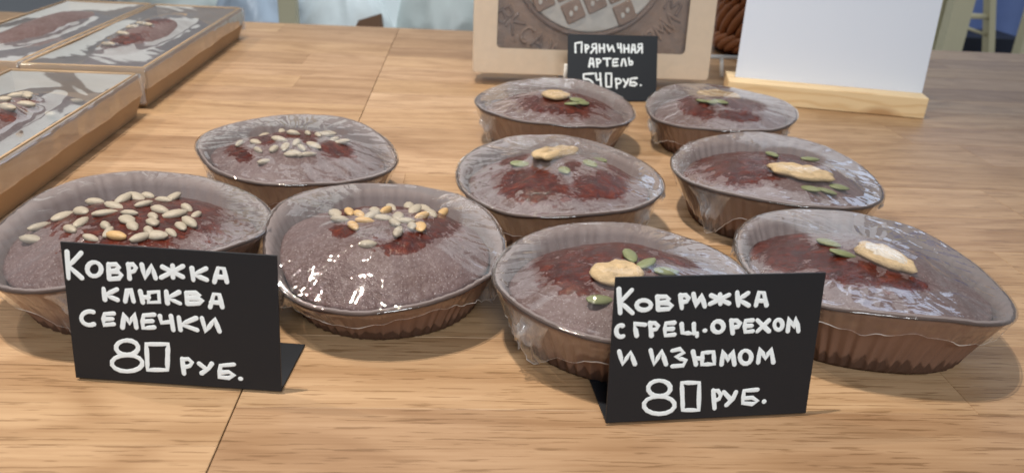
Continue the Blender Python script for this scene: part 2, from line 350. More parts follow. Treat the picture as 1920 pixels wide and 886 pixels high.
def wrapped_cake(fit, label, zc, wets, seeds, nuts, pumps, tufts, sd, drop=.45):
    cx, cy, an, a, b, k, zl, zr, zb, zf = fit
    root = empty('wrapped_cake', (cx, cy, 0), an); tag(root, label, 'cake', 'film wrapped cakes in paper cups')
    ca, sa = math.cos(an), math.sin(an)
    def tl(p): dx, dy = p[0] - cx, p[1] - cy; return dx * ca + dy * sa, -dx * sa + dy * ca
    C, S = np.cos(PHI), np.sin(PHI)
    rx, ry = a * C, b * S * (1 - k * C * C)
    rz = np.where(C > 0, zr, zl) * C * C + np.where(S > 0, zb, zf) * S * S
    wob = np.array([nz(c * 3 + sd, s * 3, sd) for c, s in zip(C, S)]) * .0009
    rz = rz + wob
    rr = np.hypot(rx, ry)
    BASE = .765
    # paper cup: pleated wall outside, smooth-ish inside, flat bottom
    NP = 58; V = []; G = []; NC = NP * 8; PC = np.linspace(0, 2 * math.pi, NC, endpoint=False)
    pp = np.append(PHI, 2 * math.pi); ux, uy, uz = (np.interp(PC, pp, np.append(q, q[0])) for q in (rx, ry, rz))
    ir = np.array([nz(math.cos(g) * 9, math.sin(g) * 9, sd) for g in PC]); dep = .75 + .5 * np.array([nz(math.cos(g) * 21, math.sin(g) * 21, sd + 2) for g in PC])
    fold = (.5 + (np.abs(((PC * NP / (2 * math.pi) + .40 * ir) % 1) - .5) * 2 - .5) * dep)
    prof = [0, .05, .2, .4, .6, .8, .93, 1]
    for t in prof:
        sc = BASE + (1 - BASE) * t ** 1.15 - (.012 if t == 0 else 0)
        q = sc + (fold - .5) * .042 * (1 - .72 * t) * (t > 0)
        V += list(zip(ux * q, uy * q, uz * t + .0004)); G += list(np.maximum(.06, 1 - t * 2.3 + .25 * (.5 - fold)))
    nw = len(prof)
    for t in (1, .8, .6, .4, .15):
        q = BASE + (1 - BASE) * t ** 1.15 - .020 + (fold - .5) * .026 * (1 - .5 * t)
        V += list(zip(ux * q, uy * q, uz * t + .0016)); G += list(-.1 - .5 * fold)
    fs = grid_faces(NC, nw + 5, True); V.append((0, 0, .0004)); G.append(0); ci = len(V) - 1
    fs += [(ci, (i + 1) % NC, i) for i in range(NC)]
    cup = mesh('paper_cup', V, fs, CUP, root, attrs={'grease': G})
    tv, tf = tube(list(zip(rx, ry, rz + .0003)), [.00078 + .00030 * nz(C[i] * 14, S[i] * 14, sd) for i in range(NPH)], 6, True); mesh('rim', tv, tf, RIM, cup)
    # crumb
    EDG = .905
    def cake_z(x, y):
        g = math.atan2(y / b, x / a); i = int(round(g / (2 * math.pi) * NPH)) % NPH
        rho = math.hypot(x, y) / (rr[i] * EDG)
        e = rz[i] * (.77 - .12 * math.sin(g + an))
        return e + (zc - e) * (1 - min(rho, 1) ** 2.4) + .0013 * nz(x * 55 + sd, y * 55, sd) + .0006 * nz(x * 160, y * 160 + sd, 3)
    def on_cake(u, v_):
        z = zc
        for _ in range(4):
            x, y = tl(unp(u, v_, z)); rho = math.hypot(x, y) / .055
            if rho > 1: x, y = x / rho, y / rho
            z = cake_z(x, y)
        return x, y, z
    rings = np.linspace(0, 1, 40) ** .9; V = []; Wt = []
    W = []
    for (u, v_, ru, rv, ang) in wets:
        p0 = np.array(on_cake(u, v_)[:2]); t = R_(ang)
        W.append((u, v_, ru, rv, math.cos(t), math.sin(t)))
    def proj(x, y, z):
        wx, wy = cx + x * ca - y * sa, cy + x * sa + y * ca
        c = RW.T @ np.array([wx, wy, z - CH]); return 960 + F * c[0] / c[2], 443 + F * c[1] / c[2]
    def wetness(x, y, z):
        u, v_ = proj(x, y, z); best = 0
        for (wu, wv, ru, rv, ct, st) in W:
            du, dv = u - wu, v_ - wv; e = math.hypot((du * ct + dv * st) / ru, (-du * st + dv * ct) / rv)
            best = max(best, 1.06 - .60 * e)
        return best
    for q in rings:
        for i in range(NPH):
            qq = q if q < 1 else .925; x, y = rx[i] * EDG * qq, ry[i] * EDG * qq; z = cake_z(rx[i] * EDG * q, ry[i] * EDG * q) if q < 1 else rz[i] * .50
            V.append((x, y, z)); Wt.append(wetness(x, y, z))
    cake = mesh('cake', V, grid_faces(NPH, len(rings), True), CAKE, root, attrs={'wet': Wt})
    # toppings, remembered as bumps for the film
    bumps = []
    for sdd in seeds:
        u, v_, ang = sdd[:3]; orange = len(sdd) > 3
        x, y, z = on_cake(u, v_); x2, y2, _ = on_cake(u + 6 * math.cos(R_(ang)), v_ + 6 * math.sin(R_(ang)))
        az = math.atan2(y2 - y, x2 - x) + random.uniform(-.2, .2); L = random.uniform(.0044, .0064); hh = random.uniform(.0016, .0022)
        seed_obj('sunflower_seed', SEEDO if orange else SEED, cake, (x, y, z + random.uniform(.0001, .0009)), (L, L * random.uniform(.44, .62), hh), az, random.uniform(-.25, .25))
        bumps.append((x, y, z + .0008 + hh, L * .9))
    for (u, v_, ang) in pumps:
        x, y, z = on_cake(u, v_); x2, y2, _ = on_cake(u + 6 * math.cos(R_(ang)), v_ + 6 * math.sin(R_(ang)))
        az = math.atan2(y2 - y, x2 - x)
        seed_obj('pumpkin_seed', PUMP, cake, (x, y, z + .0010), (.0066, .0037, .0015), az, random.uniform(-.2, .2)); bumps.append((x, y, z + .0030, .006))
    for (u0, v0, u1, v1, wd, pale) in nuts:
        x0, y0, z0 = on_cake(u0, v0); x1, y1, z1 = on_cake(u1, v1); L = math.hypot(x1 - x0, y1 - y0) / 2
        vv, ff = nut_mesh(sd); xm, ym = (x0 + x1) / 2, (y0 + y1) / 2; zm = cake_z(xm, ym) + .0018
        o = mesh('nut_slice', vv, ff, NUT, cake, loc=(xm, ym, zm)); o.scale = (L, wd, .0024); az = math.atan2(y1 - y0, x1 - x0); o.rotation_euler = (0, -math.atan2(z1 - z0, 2 * L), az)
        if pale:
            o.data.materials.append(NUTP)
            for pl in o.data.polygons:
                if math.hypot(pl.center.x, pl.center.y) < .62 and pl.center.z > 0: pl.material_index = 1
        for t in (-.6, -.2, .2, .6): bumps.append((xm + t * (x1 - x0) / 2, ym + t * (y1 - y0) / 2, cake_z(xm, ym) + .0058, wd * .9))
    # cling film: stretched over rim and dome, ragged skirt down the wall
    qs = np.concatenate([np.linspace(0, .96, 46), [.98, 1.0]]); V = []; RD = []; MK = []; CT = []
    for q in qs:
        for i in range(NPH):
            x, y = rx[i] * q, ry[i] * q
            lin = rz[i] + .0013 + (zc + .0006 - rz[i] - .0013) * min(1, (1 - q) / .62)
            cz = (cake_z(x, y) + .0006) if q < .88 else -1
            z = float(smin(np.float64(lin), np.float64(cz), .0016))
            for (bx, by, bz, br) in bumps:
                d2 = ((x - bx) ** 2 + (y - by) ** 2) / (br * br)
                if d2 < 6: z = max(z, z + (bz + .0004 - z) * math.exp(-d2 * .55)) if bz + .0004 > z else z
            wr = .0007 * nz(C[i] * 9 + sd, S[i] * 9, q * 2.2) * min(1, q * 1.3) * (1 if q < .97 else .15) + .0004 * nz(x * 130 + sd, y * 60, sd)
            if q >= .96: wr = abs(wr)
            V.append((x, y, z + wr)); RD.append((C[i] * 11 + sd, S[i] * 11, q * 2.6 + sd)); MK.append(0.0)
            t_ = min(1, max(0, (wetness(x, y, z) - .34) / .20, max([math.exp(-((x - q_[0]) ** 2 + (y - q_[1]) ** 2) / (q_[3] * q_[3] * .8)) for q_ in bumps] + [0]) * .35)); CT.append(t_ * t_ * (3 - 2 * t_))
    ntop = len(qs)
    low = []
    for i in range(NPH):
        dd = drop + .22 * nz(C[i] * 2.2 + sd * 3, S[i] * 2.2, sd) + .08 * nz(C[i] * 9, S[i] * 9, sd)
        for (tp, amt) in tufts:
            da = (PHI[i] - R_(tp) + math.pi) % (2 * math.pi) - math.pi; dd += .35 * amt * math.exp(-(da / .20) ** 2)
        low.append(min(max(dd, .12), .93))
    SK = [0, .08, .22, .4, .6, .8, 1.0]
    for j, t in enumerate(SK):
        for i in range(NPH):
            zt = rz[i] * (1 - low[i] * t) + (.0008 if j == 0 else 0)
            hfr = 1 - low[i] * t; sc = BASE + (1 - BASE) * max(hfr, 0) ** 1.15
            out = .0014 + .0012 * t * (1 + nz(C[i] * 12 + sd, S[i] * 12, t * 2)) + (.0003 if j == 0 else 0); gath = 0
            for (tp, amt) in tufts:
                da = (PHI[i] - R_(tp) + math.pi) % (2 * math.pi) - math.pi; g = amt * math.exp(-(da / .24) ** 2)
                gath += g; out += g * t * (.0045 + .0050 * nz(PHI[i] * 16, t * 3, sd + 5)); zt += g * t * .004 * nz(PHI[i] * 21, t * 2, sd)
            q = sc + out / rr[i]
            V.append((rx[i] * q, ry[i] * q, max(zt, .0012))); RD.append((C[i] * 11 + sd, S[i] * 11, 2.6 + t * 2 + sd)); MK.append(min(.25, gath * t * .25)); CT.append(0.0)
    fm = mesh('film', V, grid_faces(NPH, ntop + len(SK), True), FILM, root, attrs={'rad': RD, 'milk': MK, 'contact': CT})
    # thickened hem of the film on the wall
    e0 = len(V) - NPH; hem = [V[e0 + i] for i in range(NPH)]
    tv, tf = tube(hem, [.00005 + .00042 * max(0, nz(C[i] * 5 + sd, S[i] * 5, 9)) for i in range(NPH)], 4, True); mesh('film_hem', tv, tf, EDGEF, fm)
    # gathered tufts: crumpled pleated fans
    for (tp, amt) in tufts:
        i0 = int(round((tp % 360) / 360 * NPH)) % NPH; nu, nv = 40, 16; V = []; RD = []; MK = []
        for layer in range(2):
            for j in range(nv):
                t = j / (nv - 1)
                for i in range(nu):
                    s_ = i / (nu - 1) - .5; ph = PHI[i0] + s_ * .44 * amt * (1 - .62 * t) + .05 * t * nz(sd, layer, 4) + .03 * t * nz(i * .22, t * 2, sd + layer)
                    c_, sn = math.cos(ph), math.sin(ph)
                    X, Y = a * c_, b * sn * (1 - k * c_ * c_); Z = np.interp(ph % (2 * math.pi), np.append(PHI, 2 * math.pi), np.append(rz, rz[0]))
                    sh = 1 - BASE; edge = 1 - (2 * abs(s_)) ** 3
                    o_ = .0014 + amt * edge * t * (.0050 + .0050 * nz(i * .20 + layer * 7, t * 1.5, sd) + .0024 * nz(i * .55, t * 4, sd + layer * 3)) + layer * .0010
                    nrm = math.hypot(X, Y); zz = Z - .001 - t * Z * (.42 + .28 * nz(i * .16, layer * 3, sd) + .10 * nz(i * .6, layer, sd)) * min(1, amt)
                    fr_ = max(0, zz / Z); sc = BASE + (1 - BASE) * fr_ ** 1.15
                    V.append((X * sc + X / nrm * o_, Y * sc + Y / nrm * o_, max(zz, .001))); RD.append((i * .35, t * 3 + sd, layer)); MK.append(.07 + .22 * t)
        g = grid_faces(nu, nv); mesh('film_tuft', V, g + [tuple(q + nu * nv for q in z) for z in g], TUFT, fm, attrs={'rad': RD, 'milk': MK})
    return root

def zz(pts, ox, oy, s): return [(ox + p[0] / s, oy + p[1] / s) + tuple(p[2:]) for p in pts]
def zw(pts, ox, oy, s): return [(ox + p[0] / s, oy + p[1] / s, p[2] / s, p[3] / s, p[4]) for p in pts]
FIT = dict(
 S2=(-.1037, .4827, -.1903, .0621, .0576, .1377, .0355, .0259, .0369, .0301), S3=(-.0367, .3554, -.5357, .0594, .0583, .0865, .0388, .0273, .0359, .0209),
 N3=(.0591, .4495, .2983, .061, .0593, -.1794, .0276, .0331, .0379, .031), N4=(.1999, .466, -.3121, .0646, .059, -.1679, .0306, .0303, .0396, .0338),
 N2=(.2091, .6155, .34, .0615, .0579, .0992, .0269, .0341, .0367, .0309), N1=(.0724, .6094, -.3108, .0628, .0588, -.0601, .0316, .0289, .0386, .0326),
 S1=(-.1576, .3568, .6457, .0643, .0586, -.0682, .0263, .0311, .041, .0382), N5=(.0757, .3210, .101, .0597, .0560, .0837, .0306, .0318, .0331, .0291),
 N6=(.1994, .3358, -.1593, .0618, .06, -.2948, .0315, .0285, .035, .0377))
wrapped_cake(FIT['S1'], 'large seed-topped cake in film behind the cranberry price card, nearest the kraft boxes', .040,
  zw([(500, 180, 330, 135, 0), (640, 150, 200, 110, 0)], 0, 310, 1.969),
  zz([(230, 190, -30), (300, 215, -40), (385, 178, -10), (478, 180, 5), (490, 228, 60), (565, 215, 40), (550, 245, 50), (590, 168, 15), (645, 185, -10), (668, 225, 40), (632, 250, 30), (725, 185, -20), (603, 128, 15), (530, 148, -10), (350, 135, -10), (145, 230, -30), (115, 277, 0), (335, 270, 10), (430, 265, 15, 1), (612, 80, 0), (545, 115, 10), (470, 205, 30), (420, 150, 20), (455, 128, -15), (500, 118, 10), (565, 190, 60), (690, 160, 25), (640, 120, -20), (390, 225, 30), (260, 240, 10), (575, 262, 10), (520, 275, -30), (700, 215, 50), (400, 250, -40), (300, 170, 20)], 0, 310, 1.969), [], [], [(235, 1.0), (345, .6)], 1.3)
wrapped_cake(FIT['S2'], 'seed-topped cake in film standing farthest back of the seed cakes, clear of any card', .0385,
  zw([(610, 235, 105, 60, 10), (800, 195, 260, 42, 5), (1165, 325, 130, 62, 8), (450, 350, 110, 60, 15), (1200, 190, 60, 22, 5), (960, 240, 70, 40, 20)], 340, 200, 4.027),
  zz([(500, 205, -25), (440, 285, -35), (580, 340, 35), (700, 330, -50), (785, 305, 80), (870, 280, -65), (690, 170, 10), (845, 205, 10), (955, 205, 40), (1035, 220, 40), (1155, 250, -5), (1000, 300, 30), (860, 365, 35), (955, 378, 5), (830, 410, 5), (630, 455, -50), (1210, 275, 15), (880, 155, 0), (760, 180, 20), (620, 190, -15), (910, 320, 60), (740, 250, 10), (1100, 215, 20), (560, 270, 0)], 340, 200, 4.027), [], [], [(330, .9), (235, .4)], 2.7)
wrapped_cake(FIT['S3'], 'seed-topped cake in film with the brightest glint, right beside the cranberry card', .040,
  zw([(700, 125, 230, 60, 5), (930, 240, 110, 75, -20), (800, 330, 150, 50, -8), (470, 150, 90, 45, -20), (440, 275, 60, 30, 0)], 480, 330, 2.685),
  zz([(400, 190, 30), (470, 185, 70, 1), (420, 225, 0), (490, 255, 60, 1), (545, 225, 5, 1), (600, 180, 60), (655, 180, -10, 1), (715, 205, -60), (770, 145, 40), (835, 205, -5, 1), (785, 255, 80), (825, 262, 85, 1), (940, 178, 0, 1), (560, 350, -10), (740, 128, 30), (850, 155, 30), (640, 212, 10), (715, 290, -70), (680, 160, 30), (580, 205, -30), (520, 195, 20, 1), (750, 230, 10), (700, 240, 60), (800, 175, -20), (880, 190, 30)], 480, 330, 2.685), [], [], [(10, 1.1), (240, 1.0), (118, .5)], 3.9, .30)
wrapped_cake(FIT['N1'], 'nut-topped cake in film farthest back, right in front of the 540 price card', .039,
  zw([(1000, 365, 430, 95, 8), (1330, 300, 230, 70, 22), (960, 200, 120, 22, 5)], 860, 130, 5.333), [], [(1015, 181, 1068, 184, .0095, 0)], [(1082, 190, 5), (1095, 197, -20), (1072, 197, 40)], [(225, 1.0), (318, .8), (165, .5)], 5.1)
wrapped_cake(FIT['N2'], 'nut-topped cake in film beside the pine sign base, at the back right', .039,
  zw([(320, 185, 110, 55, 20), (545, 228, 130, 32, 5), (570, 165, 130, 34, 8)], 1200, 140, 2.954), [], [(1308, 176, 1388, 183, .0100, 0)], [(1318, 192, 10), (1335, 195, -10), (1350, 193, 20)], [(175, .8), (290, .5)], 6.4)
wrapped_cake(FIT['N3'], 'nut-topped cake in film with a nut slice slanting up right, centre of the table', .0395,
  zw([(600, 410, 270, 120, 5), (1100, 420, 195, 110, 3), (1250, 280, 150, 60, 32), (480, 225, 110, 34, -20), (900, 270, 60, 40, 0)], 840, 240, 3.852), [], [(1000, 318, 1092, 280, .0085, 0)], [(1106, 309, 30), (1124, 297, 20), (1058, 322, 50), (975, 310, -10)], [(300, .7), (330, .4)], 7.7)
wrapped_cake(FIT['N4'], 'nut-topped cake in film with a broad flat nut slice, right of the centre cake', .039,
  zw([(520, 490, 250, 125, 8), (840, 455, 190, 50, 8)], 1200, 140, 2.954), [], [(1438, 322, 1562, 342, .0115, 0)], [(1447, 292, 30), (1518, 300, 15), (1518, 360, 60), (1548, 363, 30), (1570, 355, 30)], [(232, 1.1), (350, .5)], 8.2)
wrapped_cake(FIT['N5'], 'nut-topped cake in film half hidden behind the walnut and raisin price card', .039,
  zw([(490, 135, 260, 80, 5), (340, 220, 130, 100, 20), (770, 180, 90, 22, 20)], 900, 400, 2.109), [], [(1112, 520, 1205, 516, .0100, 0)], [(1181, 482, 60), (1211, 497, -20), (1248, 512, -5), (1122, 580, 80)], [(212, 1.1)], 9.6)
wrapped_cake(FIT['N6'], 'nut-topped cake in film with a ring-shaped nut slice, nearest the right edge', .039,
  zw([(290, 250, 190, 115, 25), (600, 365, 240, 70, 12), (870, 425, 190, 36, 8), (500, 300, 150, 70, 10)], 1360, 370, 2.686), [], [(1597, 462, 1718, 518, .0095, 1)], [(1552, 458, 12), (1578, 478, 5)], [(352, 1.1), (170, .3)], 10.4, .25)

# ------------------------------------------------------------------ black price cards
def circ(cx=.5, cy=.5, rx=.5, ry=.5, a0=0, a1=360, n=14): return [(cx + rx * math.cos(R_(a0 + (a1 - a0) * i / n)), cy + ry * math.sin(R_(a0 + (a1 - a0) * i / n))) for i in range(n + 1)]
FONT = {
 'К': [[(0, 0), (.1, 1)], [(.95, .05), (.12, .55), (1, 1)]], 'О': [circ()], 'В': [[(0, 0), (.06, 1)], [(0, .03), (.6, .02), (.8, .2), (.6, .42), (.05, .5)], [(.05, .5), (.75, .52), (1, .72), (.8, .95), (.06, 1)]],
 'Р': [[(0, 0), (.18, 1)], [(0, .05), (.6, .02), (1, .25), (.75, .48), (.1, .58)]], 'И': [[(0, 0), (.22, 1), (.72, .08), (1, 1)]],
 'Ж': [[(.05, .1), (.95, .95)], [(.95, .05), (.0, 1)], [(.5, 0), (.52, 1)]], 'А': [[(0, 1), (.3, 0), (.75, .05), (1, 1)], [(.08, .62), (.92, .66)]],
 'Л': [[(0, 1), (.25, .05), (.65, 0), (1, 1)]], 'Ю': [[(0, 0), (.14, 1)], [(.08, .52), (.45, .55)], [(.45, .12), (.95, .05), (1, .95), (.42, .98), (.45, .12)]],
 'С': [circ(.55, .5, .5, .5, -65, -300, 12)], 'Е': [[(1, 0), (.1, .05), (0, .5), (.05, 1), (1, .93)], [(.05, .5), (.85, .47)]],
 'М': [[(0, 1), (.12, 0), (.5, .72), (.85, 0), (1, 1)]], 'Ч': [[(0, 0), (.12, .48), (.8, .42)], [(.82, 0), (1, 1)]],
 '8': [circ(.5, .235, .36, .235, 90, 450), circ(.5, .735, .5, .265, -90, 270)], '0': [[(0, 0), (1, .0), (.97, 1), (.06, 1), (0, 0)]],
 'У': [[(0, 0), (.5, .5)], [(1, 0), (.75, .5), (.2, 1)]], 'Б': [[(1, 0), (.1, .08), (0, .92), (.65, 1), (1, .78), (.65, .55), (.06, .6)]],
 'Ц': [[(0, 0), (.06, .82), (.8, .85), (.78, 0)], [(.8, .85), (1, .85), (.98, 1.1)]], 'Г': [[(.2, 1), (0, 0), (1, .08)]], 'Х': [[(0, 0), (1, 1)], [(1, 0), (0, 1)]],
 'З': [[(0, .1), (.55, 0), (.85, .2), (.25, .48), (1, .66), (.8, .95), (0, 1)]], 'П': [[(.05, 1), (0, .1), (1, 0), (.95, 1)]], 'Я': [[(1, 1), (.95, 0), (.3, .05), (.15, .38), (.9, .5)], [(.6, .52), (0, 1)]],
 'Н': [[(0, 0), (.06, 1)], [(.95, 0), (1, 1)], [(.03, .5), (.97, .5)]], 'Т': [[(0, .03), (1, 0)], [(.5, .02), (.55, 1)]], 'Ь': [[(0, 0), (.2, .98), (.85, .95), (1, .65), (.75, .45), (.12, .55)]],
 '5': [[(1, 0), (.1, .06), (.12, .45), (.6, .48), (.95, .75), (.7, 1)]], '4': [[(0, 0), (.15, .52), (.85, .45)], [(.75, 0), (.9, 1)]], '.': [[(.4, .5), (.6, .5)]]}
def stroke(pts, wd, ht, proud):
    # flattened domed marker line lying in the local XZ plane, facing -Y
    P = []
    for i in range(len(pts) - 1):
        a, b = np.array(pts[i]), np.array(pts[i + 1]); n = max(1, int(np.linalg.norm(b - a) / (wd * 1.2)))
        for q in range(n): P.append(a + (b - a) * q / n)
    P.append(np.array(pts[-1])); closed = np.linalg.norm(P[0] - P[-1]) < 1e-6
    d0 = P[1] - P[0]; d1 = P[-1] - P[-2]; d0 = d0 / (np.linalg.norm(d0) + 1e-9); d1 = d1 / (np.linalg.norm(d1) + 1e-9)
    if not closed:
        P = [P[0] - d0 * wd * .48, P[0] - d0 * wd * .36, P[0] - d0 * wd * .15] + P[0:] + [P[-1] + d1 * wd * .15, P[-1] + d1 * wd * .36, P[-1] + d1 * wd * .48]
        rs = [.12, .62, .92] + [1] * (len(P) - 6) + [.92, .62, .12]
    else: rs = [1] * len(P)
    V = []; K = 7
    for i, p in enumerate(P):
        t = P[min(i + 1, len(P) - 1)] - P[max(i - 1, 0)]
        if closed and i in (0, len(P) - 1): t = P[1] - P[-2]
        t = t / (np.linalg.norm(t) + 1e-9); nrm = np.array([-t[1], t[0]]); rr = rs[i] * wd / 2 * (1 + .22 * nz(p[0] * 260, p[1] * 260, 1))
        for k in range(K):
            g = math.pi * k / (K - 1); o = p + nrm * math.cos(g) * rr; V.append((o[0], -proud - ht * math.sin(g) ** .6 * (.5 + .5 * rs[i]), o[1]))
    return V, grid_faces(K, len(P))
def price_card(label, bl, br, lean, hgt, foot, lines, wpx, name='price_card'):
    L, Rr = unp(*bl), unp(*br); wd = np.linalg.norm(Rr - L); yaw = math.atan2(Rr[1] - L[1], Rr[0] - L[0]); th = .0009
    root = empty(name, tuple(L), yaw); tag(root, label, 'price card', 'black price cards')
    ln = R_(lean)
    # panel local frame: x along base, z up the panel
    pan = empty_panel = None
    v, f = box_mesh(0, wd, 0, th, 0, hgt, .0002); pan = mesh('panel', v, f, BLACK, root, False); pan.rotation_euler = (-ln, 0, 0); pan.location = (0, 0, .0012)
    n = 5; v = []
    fv, ff = box_mesh(.0004, wd - .0004, .0012, foot, .0003, .0011, .0002); mesh('foot', fv, ff, BLACK, root, False)
    u = np.array([math.cos(yaw), math.sin(yaw), 0]); nb = np.array([-math.sin(yaw), math.cos(yaw), 0]); up = np.array([0, 0, math.cos(ln)]) + nb * math.sin(ln)
    pn = np.cross(u, up); O = L + np.array([0, 0, .0012])
    for s_, ox, oy, sc, chars in lines:
        parts = []; kz = 0
        for (ch, x0, y0, x1, y1) in chars:
            for pl in FONT[ch]:
                pts = []
                for (a, b) in pl:
                    q = unp_plane(ox + (x0 + a * (x1 - x0)) / sc, oy + (y0 + b * (y1 - y0)) / sc, O, pn) - O; pts.append((np.dot(q, u), np.dot(q, up)))
                if ch == '.': pts = [(pts[0][0], pts[0][1]), (pts[0][0] + .0003, pts[0][1])]
                kz += 1; parts.append(stroke(pts, wpx, .00005 + .00001 * (kz % 3), .00003))
        vv, ff = join(parts); mesh('lettering', vv, ff, INK, pan, True)
    return root
def inset(chars, d):  # strokes run inside the traced letter boxes
    return [(c, x0 + d, y0 + d, x1 - d, y1 - d) for (c, x0, y0, x1, y1) in chars]
Z1 = (100, 440, 2.768)
price_card('black price card reading 80 rubles for cranberry and seeds, at the front left', (143, 712), (528, 738), 8, .0588, .036, [
  ('a', *Z1, inset([('К', 60, 75, 160, 235), ('О', 165, 130, 260, 225), ('В', 275, 140, 365, 240), ('Р', 378, 140, 440, 238), ('И', 448, 142, 542, 236), ('Ж', 548, 148, 690, 232), ('К', 708, 160, 808, 244), ('А', 825, 160, 912, 256)], 11)),
  ('b', *Z1, inset([('К', 250, 268, 345, 348), ('Л', 362, 272, 428, 356), ('Ю', 440, 280, 562, 362), ('К', 575, 282, 668, 366), ('В', 680, 288, 785, 368), ('А', 803, 295, 888, 386)], 11)),
  ('c', *Z1, inset([('С', 130, 385, 240, 478), ('Е', 250, 396, 325, 477), ('М', 348, 396, 442, 492), ('Е', 452, 402, 535, 494), ('Ч', 542, 408, 634, 504), ('К', 640, 416, 758, 504), ('И', 760, 420, 874, 512)], 11)),
  ('d', *Z1, inset([('8', 292, 535, 474, 718), ('0', 472, 555, 606, 710), ('Р', 658, 630, 732, 730), ('У', 745, 655, 834, 728), ('Б', 850, 660, 948, 752), ('.', 960, 735, 980, 755)], 11))], .00190)
Z2 = (900, 400, 2.109); Z2b = (1150, 620, 4.664)
price_card('black price card reading 80 rubles for walnut and raisins, at the front right', (1135, 797), (1510, 778), 9, .0616, .032, [
  ('a', *Z2, inset([('К', 540, 288, 612, 402), ('О', 610, 333, 685, 390), ('В', 692, 318, 768, 388), ('Р', 783, 312, 835, 382), ('И', 835, 308, 898, 376), ('Ж', 900, 310, 998, 366), ('К', 1008, 302, 1072, 372), ('А', 1082, 302, 1142, 372)], 9)),
  ('b', *Z2, inset([('С', 528, 432, 582, 496), ('Г', 602, 426, 662, 492), ('Р', 663, 422, 714, 492), ('Е', 722, 422, 778, 490), ('Ц', 788, 426, 868, 488), ('.', 878, 452, 898, 472), ('О', 910, 416, 972, 478), ('Р', 984, 412, 1038, 482), ('Е', 1038, 412, 1088, 476), ('Х', 1088, 412, 1152, 474), ('О', 1155, 410, 1205, 468), ('М', 1208, 402, 1268, 474)], 9)),
  ('c', *Z2b, inset([('И', 30, 155, 210, 310), ('И', 305, 145, 482, 312), ('З', 495, 135, 655, 328), ('Ю', 675, 155, 905, 314), ('М', 925, 150, 1080, 314), ('О', 1085, 148, 1228, 306), ('М', 1245, 130, 1420, 296)], 21)),
  ('d', *Z2b, inset([('8', 245, 410, 558, 744), ('0', 578, 430, 772, 710), ('Р', 852, 495, 962, 696), ('У', 945, 510, 1094, 668), ('Б', 1110, 490, 1282, 658), ('.', 1295, 595, 1335, 635)], 21))], .00186)
Z3 = (870, 0, 4.0)
price_card('black price card reading 540 rubles, standing before the windowed gift box', (1063, 190), (1230, 192), 18, .0622, .034, [
  ('a', *Z3, inset([('П', 826, 310, 892, 402), ('Р', 902, 330, 944, 402), ('Я', 944, 322, 1002, 406), ('Н', 1008, 326, 1060, 400), ('И', 1068, 330, 1134, 396), ('Ч', 1145, 322, 1188, 402), ('Н', 1192, 330, 1244, 402), ('А', 1248, 326, 1294, 404), ('Я', 1290, 322, 1344, 404)], 8)),
  ('b', *Z3, inset([('А', 930, 430, 982, 510), ('Р', 986, 436, 1034, 510), ('Т', 1036, 432, 1108, 502), ('Е', 1108, 436, 1162, 504), ('Л', 1172, 436, 1224, 502), ('Ь', 1228, 428, 1272, 496)], 8)),
  ('c', *Z3, inset([('5', 880, 544, 980, 652), ('4', 980, 542, 1040, 656), ('0', 1056, 544, 1114, 660), ('Р', 1130, 582, 1188, 670), ('У', 1186, 586, 1240, 660), ('Б', 1236, 578, 1306, 652), ('.', 1315, 630, 1335, 650)], 8))], .00178)

